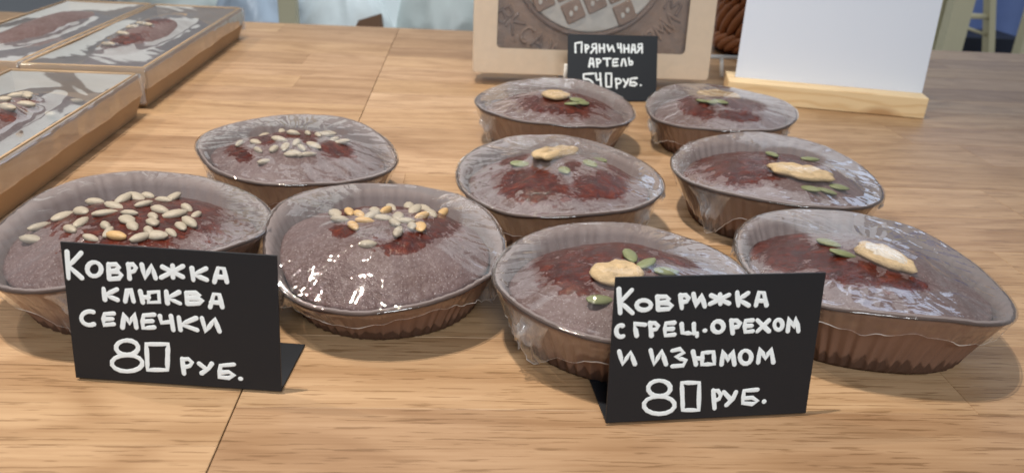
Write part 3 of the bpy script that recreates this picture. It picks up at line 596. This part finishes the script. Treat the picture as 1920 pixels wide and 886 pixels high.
# ------------------------------------------------------------------ kraft cake boxes on the left
def cake_box(label, clabel, x0, x1, y0, y1, hgt, wets, seeds, zc, sd):
    root = empty('cake_box', ((x0 + x1) / 2, (y0 + y1) / 2, 0)); tag(root, label, 'box', 'kraft cake boxes')
    hx, hy = (x1 - x0) / 2, (y1 - y0) / 2; ins = .0055; th = .0012
    def ring(dx, z): return [(-hx + dx, -hy + dx, z), (hx - dx, -hy + dx, z), (hx - dx, hy - dx, z), (-hx + dx, hy - dx, z)]
    V = ring(ins, .0004) + ring(0.0004, hgt * .52) + ring(.0010, hgt) + ring(.0010 + th, hgt) + ring(.0004 + th, hgt * .52) + ring(ins + th, .0020)
    Fc = [(3, 2, 1, 0), (20, 21, 22, 23)]
    for j in range(5):
        for k in range(4): n = (k + 1) % 4; Fc.append((j * 4 + k, j * 4 + n, j * 4 + 4 + n, j * 4 + 4 + k))
    mesh('tray', V, Fc, KRAFT, root, False)
    # folded rim lip
    lip = []
    for k in range(4):
        p, q = ring(.0022, hgt + .0006)[k], ring(.0022, hgt + .0006)[(k + 1) % 4]; lip.append(tube([p, q], .0007, 6))
    lv, lf = join(lip); mesh('folded_lip', lv, lf, KRAFT, root)
    # cake loaf: a thing of its own lying in the tray
    cr = empty('boxed_cake', ((x0 + x1) / 2, (y0 + y1) / 2, .0024)); tag(cr, clabel, 'cake', 'loaf cakes in the kraft boxes')
    nx, ny = 50, 110; V = []; Wt = []; cxm, cym = (x0 + x1) / 2, (y0 + y1) / 2
    def cz(x, y):
        ex, ey = abs(x) / (hx - .009), abs(y) / (hy - .010); rho = (ex ** 3 + ey ** 3) ** (1 / 3)
        return (zc - .0024) * max(0, 1 - rho ** 3.2) ** .5 * (.70 + .30 * (1 - min(1, (ex * ex + ey * ey * .7) ** .8))) + .0016 * nz(x * 50 + sd, y * 50, sd) * max(0, 1 - rho)
    def proj(x, y, z):
        c = RW.T @ np.array([cxm + x, cym + y, z + .0024 - CH]); return 960 + F * c[0] / c[2], 443 + F * c[1] / c[2]
    for j in range(ny):
        for i in range(nx):
            x = (i / (nx - 1) * 2 - 1) * (hx - .009); y = (j / (ny - 1) * 2 - 1) * (hy - .010); z = cz(x, y); V.append((x, y, z))
            u, v_ = proj(x, y, z); best = 0
            for (wu, wv, ru, rv, ang) in wets:
                du, dv = u - wu, v_ - wv; ct, st = math.cos(R_(ang)), math.sin(R_(ang)); best = max(best, 1.15 - .62 * math.hypot((du * ct + dv * st) / ru, (-du * st + dv * ct) / rv))
            Wt.append(max(0, best))
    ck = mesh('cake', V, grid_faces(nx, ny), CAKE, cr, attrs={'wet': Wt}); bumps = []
    for (u, v_, ang) in seeds:
        z = zc
        for _ in range(4):
            p = unp(u, v_, z); x, y = p[0] - cxm, p[1] - cym; x = max(-hx + .012, min(hx - .012, x)); y = max(-hy + .014, min(hy - .014, y)); z = cz(x, y) + .0024
        seed_obj('sunflower_seed', SEED, ck, (x, y, z - .0024 + .0008), (.0062, .0036, .0022), R_(-ang)); bumps.append((x, y, z + .003))
    # film stretched over the tray and tucked down the sides
    nx, ny = 64, 130; V = []; RD = []; MK = []
    for j in range(ny):
        for i in range(nx):
            s_, t_ = i / (nx - 1) * 2 - 1, j / (ny - 1) * 2 - 1; x, y = s_ * (hx + .0004), t_ * (hy + .0004); e = max(abs(s_), abs(t_))
            zz_ = hgt + .0020 - .0016 * (1 - s_ ** 4) * (1 - t_ ** 6); c = cz(x, y) + .0024 + .0007 if e < .88 else 0
            z = float(smin(np.float64(zz_), np.float64(c), .0070)) - .0015
            for (bx, by, bz) in bumps:
                d2 = ((x - bx) ** 2 + (y - by) ** 2) / 3e-5
                if d2 < 6 and bz > z: z += (bz + .0003 - z) * math.exp(-d2)
            z += .0022 * nz(x * 16 + sd, y * 9, sd) * (1 - e ** 8) + .0003 * nz((x + y) * 70, (x - y) * 16, sd) * (1 - e ** 8)
            V.append((x, y, z)); RD.append((x * 60 + sd, y * 18, sd)); MK.append(.05 * (e > .97))
    fc = grid_faces(nx, ny)
    per = [i for i in range(nx)] + [j * nx + nx - 1 for j in range(1, ny)] + [(ny - 1) * nx + i for i in range(nx - 2, -1, -1)] + [j * nx for j in range(ny - 2, 0, -1)]
    base = len(V); NPp = len(per)
    for kk, dz in enumerate((.004, .012, .020)):
        for q in per:
            x, y, z = V[q]; wob = .0008 * nz(x * 90 + sd, y * 90, kk) + .0006
            ox = math.copysign(wob, x) if abs(abs(x) - hx - .0004) < 1e-5 else 0; oy = math.copysign(wob, y) if abs(abs(y) - hy - .0004) < 1e-5 else 0
            V.append((x + ox, y + oy, z - dz * .85 - .0006 * kk * nz(x * 20, y * 20, sd))); RD.append((x * 60 + sd, y * 60, kk)); MK.append(.06)
    for q in range(NPp): fc.append((per[q], base + q, base + (q + 1) % NPp, per[(q + 1) % NPp]))
    for kk in range(2):
        for q in range(NPp): a = base + kk * NPp + q; b = base + kk * NPp + (q + 1) % NPp; fc.append((a, a + NPp, b + NPp, b))
    fm = mesh('film', V, fc, BOXFILM, root, attrs={'rad': RD, 'milk': MK})
    # crumpled film corner on the near right or far right
    V = []; RD = []; MK = []; nu, nv = 26, 10
    for j in range(nv):
        t = j / (nv - 1)
        for i in range(nu):
            s_ = i / (nu - 1); V.append((hx - .010 + .011 * s_ + .0022 * math.sin(i * 1.3 + 3 * t + sd) , hy + .0012 + .0035 * t * abs(nz(i * .4, t * 3, sd)) + .0012 * math.sin(i * 2.1), hgt - t * hgt * (.72 + .1 * nz(i * .5, 1, sd))))
            RD.append((i * .5, t * 2, sd)); MK.append(.12 + .15 * t)
    mesh('film_tuft', V, grid_faces(nu, nv), TUFT, fm, attrs={'rad': RD, 'milk': MK})
BX = -.2625
zA = (0, 0, 4.027)
cake_box('kraft tray box under film, nearest of the three at the left', 'dark seeded loaf cake inside the nearest kraft box', BX - .101, BX, .336, .6475, .0345,
  zw([(390, 675, 130, 40, -8), (250, 720, 80, 35, -20), (60, 860, 110, 50, -10)], *zA), zz([(565, 730, 20), (575, 785, 0), (370, 840, 40), (130, 730, -20), (200, 800, 0), (60, 835, 10), (190, 720, 10), (430, 700, 5), (90, 950, 20), (250, 960, 40), (20, 760, 0)], *zA), .0425, 1.1)
cake_box('kraft tray box under film, standing right behind the nearest one', 'dark seeded loaf cake inside the kraft box beyond the nearest', BX - .1010 - .002, BX - .002, .6650, .975, .0345,
  zw([(940, 310, 150, 45, -15), (1150, 150, 100, 30, 0)], *zA), zz([(745, 320, 10), (780, 275, 0), (830, 250, -10), (740, 355, 5), (880, 225, 0), (1075, 185, 10), (1000, 210, -10), (1130, 290, 30), (930, 260, 0), (820, 340, 10)], *zA), .0425, 2.2)
cake_box('kraft tray box under film, at the far left edge beside the back box', 'dark loaf cake inside the far left kraft box', BX - .2050, BX - .1055, .6680, .978, .0345,
  zw([(270, 50, 130, 30, 0), (60, 170, 110, 45, -15), (430, 50, 90, 22, 0)], *zA), zz([(330, 45, 0), (180, 85, -20), (250, 70, 0), (120, 130, -10)], *zA), .0425, 3.3)

# ------------------------------------------------------------------ gift box with window, gingerbread inside, wire stand
GW = .2432; lean = R_(6); gyaw = math.atan2(.004, .2457); G0 = np.array([.0083, .7915, .012])
gu = np.array([math.cos(gyaw), math.sin(gyaw), 0]); gb = np.array([-math.sin(gyaw), math.cos(gyaw), 0]); gup = np.array([0, 0, math.cos(lean)]) + gb * math.sin(lean)
gn = np.cross(gu, gup)
def gpx(u, v_, back=0.0):
    q = unp_plane(u, v_, G0 - gn * back * -1 if False else G0 + np.cross(gup, gu) * 0 + (-gn) * (-back), gn) - G0; return np.dot(q, gu), np.dot(q, gup)
groot = empty('gift_box', tuple(G0), gyaw); tag(groot, 'kraft gift box with a clear window propped upright behind the 540 card', 'gift box')
GH = .250; GD = .034
def gchild(name, v, f, m, parent=groot, smooth=False, attrs=None, top=True):
    o = mesh(name, v, f, m, parent, smooth, attrs)
    if top: o.rotation_euler = (-lean, 0, 0)
    return o
wx0, wz0 = gpx(931, 91); wx1, wz1 = gpx(1284, 102)
wz0 = (wz0 + wz1) / 2
# lid frame: outer rounded rectangle with a rounded window hole and a real thickness
def rrect(x0, x1, z0, z1, r_, n=5):
    o = []
    for (cx, cz, a0) in ((x1 - r_, z0 + r_, -90), (x1 - r_, z1 - r_, 0), (x0 + r_, z1 - r_, 90), (x0 + r_, z0 + r_, 180)):
        for i in range(n + 1): a = R_(a0 + 90 * i / n); o.append((cx + r_ * math.cos(a), cz + r_ * math.sin(a)))
    return o
outr = rrect(0, GW, 0, GH, .0035); inn = rrect(wx0, wx1, wz0, GH - wz0, .0045); N_ = len(outr); V = []
for yy, loop in ((.0006, outr), (0, [(GW / 2 + (x - GW / 2) * .996, GH / 2 + (z - GH / 2) * .996) for x, z in outr]), (0, inn), (.0012, inn)): V += [(x, yy, z) for x, z in loop]
V += [(x, GD * .55, z) for x, z in outr]
fc = []
for a, b in ((1, 2), (2, 3), (0, 1), (4, 0)):
    for i in range(N_): n = (i + 1) % N_; fc.append((a * N_ + i, a * N_ + n, b * N_ + n, b * N_ + i))
lidk = simple('pale_kraft_lid', (.74, .60, .45), .5, 500, .1, .0002, .4, .12)
gchild('lid', V, fc, lidk)
v, f = box_mesh(.0015, GW - .0015, .004, GD, .0015, GH - .0015, .001); 
# tray behind: back and sides only
V = []; o1 = rrect(.0016, GW - .0016, .0016, GH - .0016, .003)
V += [(x, .008, z) for x, z in o1] + [(x, GD, z) for x, z in o1]
fc = [(i, (i + 1) % N_, N_ + (i + 1) % N_, N_ + i) for i in range(N_)] + [tuple(range(N_, 2 * N_))]
gchild('tray', V, fc, KRAFT)
# window film and outer wrap with creases
def filmgrid(x0, x1, z0, z1, y, nu, nv, amp, sd):
    V = []; RD = []
    for j in range(nv):
        for i in range(nu):
            x = x0 + (x1 - x0) * i / (nu - 1); z = z0 + (z1 - z0) * j / (nv - 1); e = min(i, nu - 1 - i, j, nv - 1 - j) / 4
            V.append((x, y - amp * nz(x * 22 + sd, z * 34, sd) * min(1, e) - amp * .6 * nz((x + z) * 60, (x - z) * 18, sd) * min(1, e), z)); RD.append((x * 60, z * 30, sd))
    return V, grid_faces(nu, nv), {'rad': RD, 'milk': [0.0] * len(V)}
v, f, at = filmgrid(wx0 - .004, wx1 + .004, wz0 - .004, GH - wz0 + .004, .0024, 70, 70, .0014, 4.4); gchild('window_pane', v, f, WINFILM, smooth=True, attrs=at)
v, f, at = filmgrid(-.0016, GW + .0016, -.0012, GH, -.0022, 70, 70, .0011, 8.8); gchild('wrap_film', v, f, film('wrap_film', .012, 60, .03, .3, .9), smooth=True, attrs=at)
# gingerbread relief
BROWN = simple('gingerbread_brown', (.37, .245, .175), .42, 220, .5, .0014, .45, .45)
GLAZE = simple('sugar_glaze', (.74, .70, .63), .4, 240, .4, .0010, .45, .35)
DBROWN = simple('gingerbread_edge', (.25, .165, .125), .4, 300, .5, .0012, .45, .4)
ps = [gpx(*p) for p in ((990, 5), (1025, 42), (1060, 62), (1120, 66), (1182, 51), (1230, 5))]
A_ = np.array([[2 * p[0], 2 * p[1], 1] for p in ps]); b_ = np.array([p[0] ** 2 + p[1] ** 2 for p in ps]); sol = np.linalg.lstsq(A_, b_, rcond=None)[0]
mcx, mcz = sol[0], sol[1]; MR = math.sqrt(max(1e-6, sol[2] + mcx ** 2 + mcz ** 2))
print('medallion', mcx, mcz, MR)
gb_root = empty('gingerbread', tuple(G0), gyaw); tag(gb_root, 'large brown gingerbread with white latticed medallion inside the windowed gift box', 'gingerbread')
YB = .0125
def slab(loop, y0, y1, inset_=.0012):
    n = len(loop); cx = sum(p[0] for p in loop) / n; cz = sum(p[1] for p in loop) / n
    sh = [(cx + (x - cx) * (1 - inset_ / max(1e-4, math.hypot(x - cx, z - cz))), cz + (z - cz) * (1 - inset_ / max(1e-4, math.hypot(x - cx, z - cz)))) for x, z in loop]
    V = [(x, y1, z) for x, z in loop] + [(x, y0 + inset_ * .8, z) for x, z in loop] + [(x, y0, z) for x, z in sh]
    f = [(k * n + i, k * n + (i + 1) % n, (k + 1) * n + (i + 1) % n, (k + 1) * n + i) for k in range(2) for i in range(n)] + [tuple(range(2 * n, 3 * n))]
    return V, f
v, f = slab(rrect(.012, GW - .012, .012, GH - .012, .012), YB, .026); gchild('slab', v, f, BROWN, gb_root)
mc = [(mcx + MR * math.cos(2 * math.pi * i / 72), mcz + MR * math.sin(2 * math.pi * i / 72)) for i in range(72)]
v, f = tube([(x, YB - .001, z) for x, z in mc], .0026, 8, True); gchild('ring', v, f, DBROWN, gb_root, True)
v, f = slab([(mcx + (x - mcx) * .955, mcz + (z - mcz) * .955) for x, z in mc], YB - .0022, YB + .002); gchild('medallion', v, f, GLAZE, gb_root)
# brown lattice cells on the glaze, each with two dots
sp = .0235; ang = R_(27)
for i in range(-6, 7):
    for j in range(-6, 7):
        c_, s_ = (i + .35) * sp, (j + .2) * sp
        x = mcx + c_ * math.cos(ang) - s_ * math.sin(ang) * 1.0; z = mcz + c_ * math.sin(ang) + s_ * math.cos(ang)
        if math.hypot(x - mcx, z - mcz) > MR * .84 or z > GH - .03: continue
        hw = sp * .435; q = [(x + (a * math.cos(ang) - b * math.sin(ang)) * hw, z + (a * math.sin(ang) + b * math.cos(ang)) * hw) for a, b in ((-1, -.85), (-.85, -1), (.85, -1), (1, -.85), (1, .85), (.85, 1), (-.85, 1), (-1, .85))]
        v, f = slab(q, YB - .0046, YB - .0015, .0016); cell = gchild('lattice_cell', v, f, BROWN, gb_root)
        for k in (-1, 1):
            dx, dz = x + k * .0022, z + k * .0026; lp = [(dx + .0020 * math.cos(t * math.pi / 4), dz + .0028 * math.sin(t * math.pi / 4)) for t in range(8)]
            vv, ff = slab(lp, YB - .0056, YB - .0044, .0004); gchild('glaze_dot', vv, ff, GLAZE, cell, top=False)
# raised letters round the medallion
for ch, u, v_, ht, rot in (('В', 948, 30, .017, -60), ('К', 968, 47, .016, -48), ('С', 990, 67, .016, -38), ('Д', 1013, 78, .014, -25), ('И', 1040, 92, .012, -15), ('З', 1268, 12, .016, 62), ('И', 1262, 40, .016, 50), ('М', 1245, 58, .015, 40), ('Я', 1222, 74, .013, 30)):
    x, z = gpx(u, v_); glyph = FONT.get(ch, [[(0, 1), (.1, .75), (.9, .75), (1, 1)], [(.2, .75), (.45, 0), (.8, .75)]]); parts = []
    for pl in glyph:
        pts = []
        for (a, b) in pl: dx, dz = (a - .5) * ht * .75, (.5 - b) * ht; pts.append((x + dx * math.cos(R_(rot)) - dz * math.sin(R_(rot)), z + dx * math.sin(R_(rot)) + dz * math.cos(R_(rot))))
        vv, ff = stroke(pts, .0032, .0030, 0); parts.append(([(p[0], p[1] + YB, p[2]) for p in vv], ff))
    vv, ff = join(parts); gchild('raised_letter', vv, ff, DBROWN if ch in 'ВКДЗ' else BROWN, gb_root, True)
# white wire easel
er = empty('wire_easel', (.18, .84, 0)); tag(er, 'white wire easel holding the windowed gift box upright', 'easel')
def wire(name, pts, rad=.0022):
    v, f = tube([(p[0] - .18, p[1] - .84, p[2]) for p in pts], rad, 10); return mesh(name, v, f, WHITEWIRE, er)
hk = unp_plane(1060, 138, np.array([0, .786, 0]), np.array([0, 1, 0])); lg = unp(1350, 163)
for x in (hk[0], .176):
    wire('hook', [(x, .782, .026), (x, .7835, .012), (x, .785, .0055), (x, .79, .0035), (x, .86, .0035), (x, .93, .0035)])
bar = unp_plane(1353, 107, np.array([0, .865, 0]), np.array([0, 1, 0]))
wire('crossbar', [(.02, .865, bar[2]), (.12, .865, bar[2]), (.305, .865, bar[2])])
for x in (.035, bar[0]):
    wire('leg', [(x, .865, bar[2] - .001), (x, .861, .016), (x + .001, .857, .0024)])
wire('back_prop', [(hk[0], .93, .004), (hk[0] + .02, .90, .08), (.142, .868, .19), (.160, .90, .08), (.176, .93, .004)])

# ------------------------------------------------------------------ sign plate in pine base
ZB = .0205
fl, fr, bl_ = unp(1367, 152, ZB), unp(1743, 185, ZB), unp(1363, 131, ZB)
qd = (fr - fl); qyaw = math.atan2(qd[1], qd[0]); qw = np.linalg.norm(qd); qdep = .046
qroot = empty('pine_sign_base', (fr[0], fr[1], 0), qyaw); tag(qroot, 'knotty pine block holding the white plate upright at the back right', 'sign base')
# block with a slot: front rail, back rail, floor of slot
SL0, SL1 = .0215, .0250
def rail(y0, y1, z1, nm):
    v, f = box_mesh(-qw, 0, y0, y1, .0003, z1, .0010); return mesh(nm, v, f, PINE, qroot, False)
rail(0, SL0, ZB, 'front_rail'); rail(SL1, qdep, ZB, 'back_rail')
v, f = box_mesh(-qw + .001, -.001, SL0 + .0001, SL1 - .0001, .0006, .010); mesh('slot_floor', v, f, PINE, qroot, False)
# plate: corner rays against the leaning plane through the slot
uq = np.array([math.cos(qyaw), math.sin(qyaw), 0]); nq = np.array([-math.sin(qyaw), math.cos(qyaw), 0])
def plate_corners(ln):
    up = np.array([0, 0, math.cos(ln)]) + nq * math.sin(ln); pn = np.cross(uq, up); O = np.array([fr[0], fr[1], 0]) + nq * (SL0 + .0004) + np.array([0, 0, ZB])
    r_ = []
    for p in ((1377, 136), (1722, 164), (1403, 0), (1778, 0)):
        q = unp_plane(*p, O, pn) - O; r_.append((np.dot(q, uq), np.dot(q, up)))
    return r_
for d in (0, 5, 10, 15): print('plate', d, np.round(plate_corners(R_(d)), 4).tolist())
PL = R_(8); pc = plate_corners(PL)
px0 = (pc[0][0] + pc[2][0]) / 2; px1 = (pc[1][0] + pc[3][0]) / 2
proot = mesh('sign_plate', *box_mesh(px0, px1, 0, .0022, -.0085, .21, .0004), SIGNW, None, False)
proot.location = (fr[0] + nq[0] * (SL0 + .0004), fr[1] + nq[1] * (SL0 + .0004), ZB); proot.rotation_euler = (-PL, 0, qyaw)
tag(proot, 'white plate standing in the pine block at the right', 'sign')

# ------------------------------------------------------------------ wicker basket behind the plate
bp = unp(1348, 104); bcx, bcy, BR = bp[0] + .056, bp[1] + .03, .056
broot = empty('wicker_basket', (bcx, bcy, 0)); tag(broot, 'brown twisted wicker basket between the gift box and the white plate', 'basket')
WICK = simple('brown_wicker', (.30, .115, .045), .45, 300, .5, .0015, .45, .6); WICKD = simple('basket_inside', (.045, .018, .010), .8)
NB = 40; lv = [0, .012, .045, .08, .10]
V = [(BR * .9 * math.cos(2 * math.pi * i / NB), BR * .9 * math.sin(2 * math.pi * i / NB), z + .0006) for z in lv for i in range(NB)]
mesh('dark_core', V, grid_faces(NB, 5, True) + [tuple(range(NB))[::-1]], WICKD, broot)  # near-black core makes the gaps between strands dark
for band, (z0, z1, tw) in enumerate(((.002, .022, .55), (.016, .052, -.0), (.018, .062, .50), (.055, .098, .50))):
    if band == 1: continue
    for i in range(26):
        a0 = 2 * math.pi * i / 26; pts = []
        for t in np.linspace(0, 1, 6): a = a0 + tw * t; rr_ = BR * (.93 + .09 * math.sin(math.pi * t)); pts.append((rr_ * math.cos(a), rr_ * math.sin(a), z0 + .0045 + (z1 - z0) * t))
        v, f = tube(pts, [.0035, .0052, .0058, .0058, .0052, .0035], 7); mesh('strand', v, f, WICK, broot)

# ------------------------------------------------------------------ room behind the counter
fl_m = simple('grey_floor', (.42, .45, .48), .6, 8, .1, .002)
v, f = box_mesh(-9, 11, -1, 16, -.80, -.78); tag(mesh('floor', v, f, fl_m, smooth=False), 'dim grey shop floor behind the counter', 'floor', kind='structure')
POST = simple('cream_painted_post', (.56, .52, .36), .6, 40, .1, .001, .3, .1)
BAGW = simple('pale_bag_plastic', (.62, .68, .69), .35, 14, .25, .01, .5, .15); BAGB = simple('blue_bag_plastic', (.46, .55, .66), .35, 14, .25, .01, .5, .15)
BAGG = simple('grey_green_bag', (.54, .59, .57), .4, 14, .25, .01, .5, .15)
def bag(u, v_, y, rx_, ry_, rz_, m, label, sd):
    p = unpY(u, v_, y); base = -.34
    V = []; nu, nv = 72, 40; top_z = p[2] + rz_
    for j in range(nv):
        t = j / (nv - 1)
        for i in range(nu):
            g = 2 * math.pi * i / nu; rr_ = math.sin(math.pi * (t * .93 + .035)) ** .55
            c_, s_ = math.cos(g), math.sin(g)
            k = 1 + .16 * mnoise.noise(Vector((c_ * 1.6 + sd, s_ * 1.6, t * 3))) + .10 * (1 - abs(mnoise.noise(Vector((c_ * 3 + sd, s_ * 3, t * 6)))) * 2) * .6
            V.append((rx_ * rr_ * c_ * k, ry_ * rr_ * s_ * k, (top_z - base) * (t + .05 * mnoise.noise(Vector((c_ * 2, s_ * 2 + sd, 5))) * t)))
    f_ = grid_faces(nu, nv, True) + [tuple(range(nu))[::-1], tuple(range((nv - 1) * nu, nv * nu))]
    tag(mesh('plastic_bag', V, f_, m, loc=(p[0], y, base)), label, 'bag', 'crumpled bags behind the counter')
bag(488, 25, 1.62, .085, .10, .10, BAGB, 'pale blue crumpled bag at the left, beside the kraft box corner', 1.0)
bag(640, 30, 1.60, .11, .12, .07, BAGW, 'pale crumpled bag just right of the cream post', 2.0)
bag(735, 25, 1.72, .12, .12, .09, BAGW, 'pale crumpled bag in the middle of the heap', 3.3)
bag(835, 20, 1.66, .11, .12, .10, BAGG, 'grey green crumpled bag beside the gift box edge', 4.1)
bag(1120, 10, 1.75, .20, .14, .05, BAGB, 'blue crumpled bag hidden behind the gift box', 5.2)
bag(1395, 10, 1.75, .16, .14, .08, BAGB, 'blue crumpled bag glimpsed beside the wicker basket', 6.6)
bag(350, 0, 1.9, .16, .14, .10, BAGG, 'grey green crumpled bag beyond the far end of the boxes', 7.7)
bag(800, -20, 2.1, .20, .14, .08, BAGB, 'blue crumpled bag behind the pale heap', 8.8)
# bench that carries the bags
v, f = box_mesh(-1.2, 1.2, 1.40, 2.30, -.366, -.341, .003); bn = mesh('bench', v, f, simple('bench_top', (.40, .36, .28), .6), smooth=False); tag(bn, 'low cream bench carrying the crumpled bags behind the counter', 'bench')
for x in (-1.1, 1.1):
    for y in (1.48, 2.2):
        v, f = box_mesh(x - .02, x + .02, y - .02, y + .02, -.779, -.3665); mesh('leg', v, f, POST, bn, False)
# cream post at left
pl_, pr_ = unpY(521, 20, 1.36), unpY(554, 20, 1.36)
v, f = box_mesh(pl_[0], pr_[0], 1.36, 1.39, -.779, .6, .002); tag(mesh('cream_post', v, f, POST, smooth=False), 'upright cream post left of the pale bags', 'post')
# brown paper scrap caught on the middle bag
sp_ = unpY(692, 44, 1.50); bagm = bpy.data.objects['plastic_bag.002']
V = [(-.035, 0, -.03), (.020, .0, -.03), (.026, .03, -.03), (-.03, .04, -.03), (-.020, .004, .004), (.020, .006, .017), (.022, .02, .015), (-.012, .03, .003)]
V = [(x + sp_[0] - bagm.location.x, y + sp_[1] - bagm.location.y, z + sp_[2] - bagm.location.z) for x, y, z in V]
mesh('paper_scrap', V, [(3, 2, 1, 0), (4, 5, 6, 7), (0, 1, 5, 4), (1, 2, 6, 5), (2, 3, 7, 6), (3, 0, 4, 7)], simple('brown_paper_scrap', (.22, .12, .07), .7), bagm, False)
# trestle ladder at right
tr = empty('trestle', (1.0, 1.5, -.78)); tag(tr, 'cream painted wooden trestle beyond the counter at the right', 'trestle')
def leg(u0, v0, u1, v1, y, wpx, nm):
    a, b = unpY(u0, v0, y), unpY(u1, v1, y); d = (b - a) / (b[2] - a[2]); lo = a + d * (-.779 - a[2]); hi = a + d * (.15 - a[2]); ww = wpx / F * y * 1.1 / 2
    V = []
    for p in (lo, hi):
        for (dx, dy) in ((-ww, -.012), (ww, -.012), (ww, .012), (-ww, .012)): V.append((p[0] + dx - 1.0, p[1] + dy - 1.5, p[2] + .78))
    return mesh(nm, V, [(3, 2, 1, 0), (4, 5, 6, 7)] + [(i, (i + 1) % 4, 4 + (i + 1) % 4, 4 + i) for i in range(4)], POST, tr, False)
leg(1803, 0, 1778, 93, 1.45, 36, 'leg'); leg(1772, 0, 1752, 93, 1.49, 18, 'leg'); leg(1856, 0, 1853, 95, 1.60, 11, 'leg'); leg(1935, 30, 1915, 98, 1.5, 20, 'leg')
a, b = unpY(1814, 30, 1.58), unpY(1856, 32, 1.60)
v, f = tube([tuple(a - np.array([1, 1.5, -.78])), tuple(b - np.array([1, 1.5, -.78]))], .0055, 8); mesh('rung', v, f, POST, tr)
a, b = unpY(1806, 50, 1.57), unpY(1850, 66, 1.60)
v, f = tube([tuple(a - np.array([1, 1.5, -.78])), tuple(b - np.array([1, 1.5, -.78]))], .003, 8); mesh('rung', v, f, POST, tr)
# blue cloth hanging behind the trestle
CL = simple('blue_cloth', (.19, .27, .55), .8, 90, .3, .002, .3, .2); V = []; nu, nv = 90, 20
for j in range(nv):
    for i in range(nu):
        x = 1.0 + .75 * i / (nu - 1); z = -.75 + 1.0 * j / (nv - 1); V.append((x, 2.05 + .03 * math.sin(x * 38 + 2 * nz(x * 4, z * 2, 1)) + .02 * nz(x * 9, z * 2, 4), z))
o = mesh('blue_cloth', V, grid_faces(nu, nv), CL); sm = o.modifiers.new('thick', 'SOLIDIFY'); sm.thickness = .003; tag(o, 'blue cloth hanging in folds behind the trestle at the right', 'cloth')
# dark crate below the cloth
dc = unpY(1835, 82, 1.70); v, f = box_mesh(-.11, .11, -.06, .06, 0, dc[2] + .78 + .012, .004); o = mesh('dark_crate', v, f, simple('dark_plastic', (.012, .016, .03), .5), smooth=False, loc=(dc[0] + .0, 1.76, -.779)); tag(o, 'dark crate on the floor between trestle legs at the right', 'crate')
